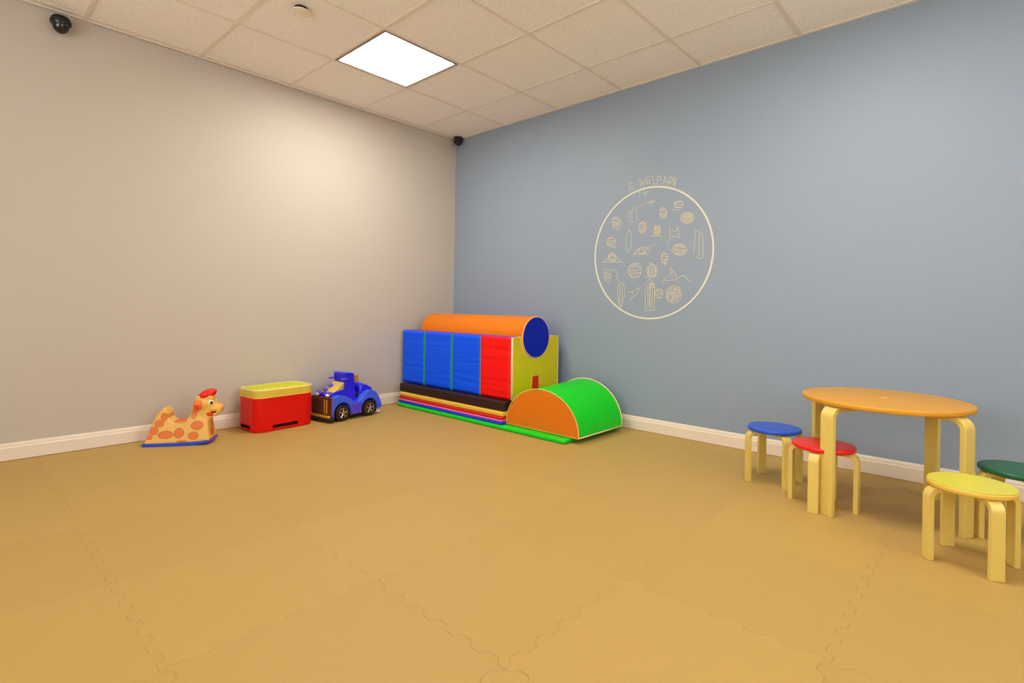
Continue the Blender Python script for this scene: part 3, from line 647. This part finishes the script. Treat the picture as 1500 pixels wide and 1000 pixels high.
spots = [(-0.073, 0.174, 0.019, 0.025), (-0.098, 0.135, 0.026, 0.022), (-0.126, 0.093, 0.025, 0.024), (-0.059, 0.068, 0.041, 0.024), (0.014, 0.076, 0.028, 0.030),
         (0.017, 0.150, 0.038, 0.014), (0.113, 0.119, 0.034, 0.027), (0.096, 0.058, 0.029, 0.024), (0.090, 0.187, 0.016, 0.027), (-0.147, 0.056, 0.017, 0.014),
         (0.034, 0.026, 0.030, 0.008), (0.012, 0.113, 0.015, 0.020, 1), (0.004, 0.064, 0.030, 0.024, 1)]
skin = spot_material(spots, 1)
low = [(-0.175, 0.014), (-0.170, 0.036), (-0.153, 0.085), (-0.138, 0.141), (-0.114, 0.190), (-0.091, 0.222), (-0.076, 0.234), (-0.062, 0.214), (-0.052, 0.164), (-0.034, 0.146), (0.013, 0.147), (0.058, 0.161), (0.078, 0.180), (0.169, 0.147), (0.176, 0.096), (0.184, 0.047), (0.187, 0.026), (0.117, 0.018), (-0.064, 0.014)]
head = [(0.025, 0.112), (0.056, 0.165), (0.074, 0.204), (0.084, 0.256), (0.090, 0.284), (0.108, 0.298), (0.143, 0.304), (0.177, 0.306), (0.192, 0.291), (0.194, 0.258), (0.206, 0.240), (0.226, 0.237), (0.243, 0.220), (0.240, 0.198), (0.218, 0.178), (0.183, 0.158), (0.172, 0.145), (0.180, 0.100), (0.154, 0.073), (0.080, 0.067)]
def width_low(p, a):
    return a*(1.0 - 0.40*min(1, max(0, p[1]/0.2)))
bm = prism(low, -0.078, 0.078, 'y', scale_fn=width_low)
prism(head, -0.042, 0.042, 'y', bm)
ellipsoid((0.205, 0, 0.212), (0.038, 0.040, 0.028), bm); ellipsoid((0.138, 0, 0.248), (0.056, 0.054, 0.052), bm)
body = obj('body', bm, skin, t)
md = body.modifiers.new('r', 'REMESH'); md.mode = 'VOXEL'; md.voxel_size = 0.004
sm = body.modifiers.new('s', 'SMOOTH'); sm.factor = 0.8; sm.iterations = 7
bpy.context.view_layer.update(); freeze(body)
if not body.data.materials: body.data.materials.append(skin)
obj('cap', ellipsoid((0.150, 0, 0.303), (0.058, 0.050, 0.030), rot=Matrix.Rotation(math.radians(-25), 4, 'Y')), M['giraffe_cap'], t, smooth=True)
for s in (-1, 1):
    er = obj('ear', ellipsoid((0.112, s*0.052, 0.241), (0.026, 0.018, 0.037), rot=Matrix.Rotation(math.radians(10), 4, 'Y')), M['giraffe_ear'], t, smooth=True)
    obj('inner_ear', ellipsoid((0.113, s*0.0675, 0.236), (0.013, 0.005, 0.018)), M['tongue'], er, smooth=True)
    ey = obj('eye', ellipsoid((0.182, s*0.034, 0.257), (0.016, 0.016, 0.018)), M['eye_white'], t, smooth=True)
    obj('pupil', ellipsoid((0.1885, s*0.0455, 0.2565), (0.0085, 0.0080, 0.0110)), M['eye_black'], ey, smooth=True)
obj('muzzle', ellipsoid((0.201, 0, 0.216), (0.046, 0.053, 0.028), rot=Matrix.Rotation(math.radians(-8), 4, 'Y')), M['giraffe_tan'], t, smooth=True)
obj('mouth', ellipsoid((0.199, 0, 0.195), (0.042, 0.0475, 0.0125), rot=Matrix.Rotation(math.radians(-12), 4, 'Y')), M['bin_dark'], t, smooth=True)
obj('tongue', ellipsoid((0.180, 0, 0.183), (0.034, 0.0540, 0.020), rot=Matrix.Rotation(math.radians(10), 4, 'Y')), M['tongue'], t, smooth=True)
# blue base board, its front end lifting a little, with a violet front lip
def board(name, secs_, th, m, parent, bev):
    bm = bmesh.new(); secs = []
    for x, hw, z in secs_:
        secs.append([bm.verts.new(q) for q in ((x, -hw, z), (x, hw, z), (x, hw, z+th), (x, -hw, z+th))])
    for A, B in zip(secs, secs[1:]):
        for k in range(4): bm.faces.new((A[k], A[(k+1)%4], B[(k+1)%4], B[k]))
    bm.faces.new(secs[0]); bm.faces.new(secs[-1][::-1])
    return obj(name, bm, m, parent, bevel=bev)
bs = board('base', ((-0.184, 0.080, 0.0), (-0.1, 0.084, 0.0), (0.02, 0.084, 0.0), (0.09, 0.084, 0.001), (0.14, 0.083, 0.005), (0.176, 0.081, 0.010)), 0.019, M['rocker_blue'], t, 0.004)
board('front_lip', ((0.1765, 0.080, 0.010), (0.192, 0.076, 0.014)), 0.017, M['rocker_violet'], bs, 0.003)

# ------------------------------------------------------------------ blue ride-on truck
t = tag(empty('ride_on_truck', (TKX, TKY, 0), math.radians(TKA)), 'blue plastic ride-on truck with a bronze grille and black wheels', 'ride-on toy'); t.scale = (0.975, 0.975, 0.975)
hw = 0.135
wx = (0.132, -0.135); wr = 0.064
def side(ws):   # lower shell outline in x-z with wheel arches
    P = [(0.222, 0.035), (0.226, 0.175), (0.215, 0.190), (0.190, 0.199), (0.150, 0.203), (0.100, 0.192), (0.050, 0.165), (0.015, 0.138), (-0.020, 0.128), (-0.045, 0.142), (-0.075, 0.175), (-0.105, 0.200), (-0.145, 0.212), (-0.190, 0.200), (-0.225, 0.165), (-0.250, 0.120), (-0.268, 0.075), (-0.262, 0.052), (-0.235, 0.045), (-0.222, 0.050)]
    for c in (wx[1], wx[0]):
        for i in range(13):
            a = PI + 0.25 - i*(PI+0.5)/12*1.0
            P.append((c + 0.080*math.cos(a), max(0.038, 0.066+0.080*math.sin(a))))
    return P
sp_ = side(None)
bm = bmesh.new()
for s in (-1, 1): prism(sp_, s*0.078, s*hw, 'y', bm)
obj('fender_shell', bm, M['truck_blue'], t, bevel=0.008, seg=3, angle=50)
# centre tub between the fender shells
core = [(0.205, 0.045), (0.208, 0.205), (0.15, 0.225), (0.06, 0.235), (0.02, 0.22), (-0.005, 0.165), (-0.07, 0.155), (-0.085, 0.225), (-0.10, 0.250), (-0.15, 0.250), (-0.20, 0.222), (-0.238, 0.165), (-0.262, 0.09), (-0.255, 0.05)]
obj('body', prism(core, -0.077, 0.077, 'y'), M['truck_deep_blue'], t, bevel=0.008)
obj('undercarriage', box(-0.225, 0.215, -0.112, 0.112, 0.022, 0.075), M['rubber'], t)
obj('saddle', ellipsoid((-0.055, 0, 0.172), (0.062, 0.074, 0.022)), M['rubber'], t, smooth=True)
for s in (-1, 1):
    obj('running_board', prism([(-0.052, 0.040), (0.050, 0.040), (0.045, 0.118), (0.0, 0.124), (-0.045, 0.118)], s*0.128, s*0.141, 'y'), M['truck_violet'], t, bevel=0.004)
# rear dome
bm = bmesh.new(); n = 12
ys = [(-0.088, 0.72), (-0.072, 0.90), (-0.04, 0.985), (0, 1.0), (0.04, 0.985), (0.072, 0.90), (0.088, 0.72)]
dome = [(-0.075, 0.215), (-0.080, 0.262), (-0.110, 0.272), (-0.150, 0.262), (-0.195, 0.232), (-0.230, 0.185), (-0.258, 0.125), (-0.270, 0.085)]
rows = [[bm.verts.new((x, y, 0.06+(z-0.06)*k)) for x, z in dome] for y, k in ys]
for A, B in zip(rows, rows[1:]):
    for i in range(len(dome)-1): bm.faces.new((A[i], A[i+1], B[i+1], B[i]))
dm = obj('rear_dome', bm, M['truck_deep_blue'], t, smooth=True)
so = dm.modifiers.new('solid', 'SOLIDIFY'); so.thickness = 0.010; so.offset = -1
ss_ = dm.modifiers.new('sub', 'SUBSURF'); ss_.levels = ss_.render_levels = 1
# windscreen tower
tw = [(0.075, 0.215), (0.060, 0.300), (0.070, 0.300), (0.072, 0.356), (0.062, 0.366), (-0.010, 0.360), (-0.022, 0.350), (-0.040, 0.150), (0.00, 0.150)]
obj('windscreen', prism(tw, -0.062, 0.075, 'y'), M['truck_deep_blue'], t, bevel=0.007, seg=3)
for s in (-1, 1):
    obj('mirror', ellipsoid((0.085, s*0.078+0.01, 0.318), (0.034, 0.018, 0.009)), M['truck_violet'], t, smooth=True)
# sloped hood
hood = [(0.205, 0.198), (0.150, 0.232), (0.085, 0.275), (0.062, 0.292), (0.060, 0.225), (0.15, 0.19)]
obj('hood', prism(hood, -0.070, 0.060, 'y'), M['truck_yellow'], t, bevel=0.006)
for x, z in ((0.165, 0.236), (0.118, 0.262)):
    obj('hood_scoop', ellipsoid((x, -0.035, z), (0.020, 0.022, 0.010), rot=Matrix.Rotation(math.radians(28), 4, 'Y')), M['truck_violet'], t, smooth=True)
for s in (-1, 1):
    h_ = obj('headlight', ellipsoid((0.205, s*0.062, 0.212), (0.024, 0.028, 0.020)), M['truck_violet'], t, smooth=True)
    obj('lens', ellipsoid((0.222, s*0.062, 0.206), (0.012, 0.021, 0.013)), M['eye_white'], h_, smooth=True)
# grille
obj('grille_surround', box(0.209, 0.232, -0.128, 0.128, 0.045, 0.192), M['bronze'], t, bevel=0.008)
g = obj('grille', box(0.2322, 0.2400, -0.098, 0.098, 0.062, 0.180), M['bronze'], t, bevel=0.003)
for k in range(7): obj('bar', box(0.2402, 0.2460, -0.086+k*0.0277, -0.078+k*0.0277, 0.068, 0.174), M['gold'] if k > 4 else M['bronze'], g, bevel=0.002)
obj('bumper', prism(rrect(0.232, 0, 0.05, 0.29, 0.015, 4), 0.012, 0.038, 'z'), M['rubber'], t, bevel=0.005)
obj('bumper_trim', box(0.236, 0.255, -0.125, 0.125, 0.0385, 0.056), M['gold'], t, bevel=0.004)
# wheels with five-spoke hubs
for x in wx:
    for s in (-1, 1):
        y = s*0.118
        w_ = obj('wheel', cyl((x, y, wr), wr, 0.042, 'y', seg=40), M['rubber'], t, bevel=0.008, angle=50)
        obj('rim', tube([(x+0.040*math.cos(a), y+s*0.0215, wr+0.040*math.sin(a)) for a in [2*PI*i/32 for i in range(32)]], 0.004, True), M['bronze'], w_, smooth=True)
        bm = bmesh.new()
        for q in range(5):
            a = PI/2 + q*2*PI/5
            tube([(x+0.006*math.cos(a), y+s*0.0235, wr+0.006*math.sin(a)), (x+0.037*math.cos(a), y+s*0.0225, wr+0.037*math.sin(a))], 0.0058, bm=bm)
        obj('hub', bm, M['chrome'], w_, smooth='auto')
# yellow handle behind the seat, white tail piece
obj('push_handle', box(-0.150, -0.095, -0.070, -0.020, 0.268, 0.325), M['gold'], t, bevel=0.006)
obj('tow_hitch', box(-0.262, -0.225, 0.085, 0.120, 0.012, 0.030), M['eye_white'], t, bevel=0.004)

# ------------------------------------------------------------------ world and view
wd_ = bpy.data.worlds.new('world'); SC.world = wd_; wd_.use_nodes = True
wd_.node_tree.nodes['Background'].inputs[0].default_value = (0.9, 0.85, 0.8, 1)
wd_.node_tree.nodes['Background'].inputs[1].default_value = 0.05
SC.view_settings.view_transform = 'Standard'; SC.view_settings.look = 'None'
SC.view_settings.gamma = 1; SC.view_settings.use_curve_mapping = False
SC.view_settings.exposure = EXPO
SC.cycles.use_denoising = True
SC.cycles.max_bounces = 10; SC.cycles.diffuse_bounces = 7
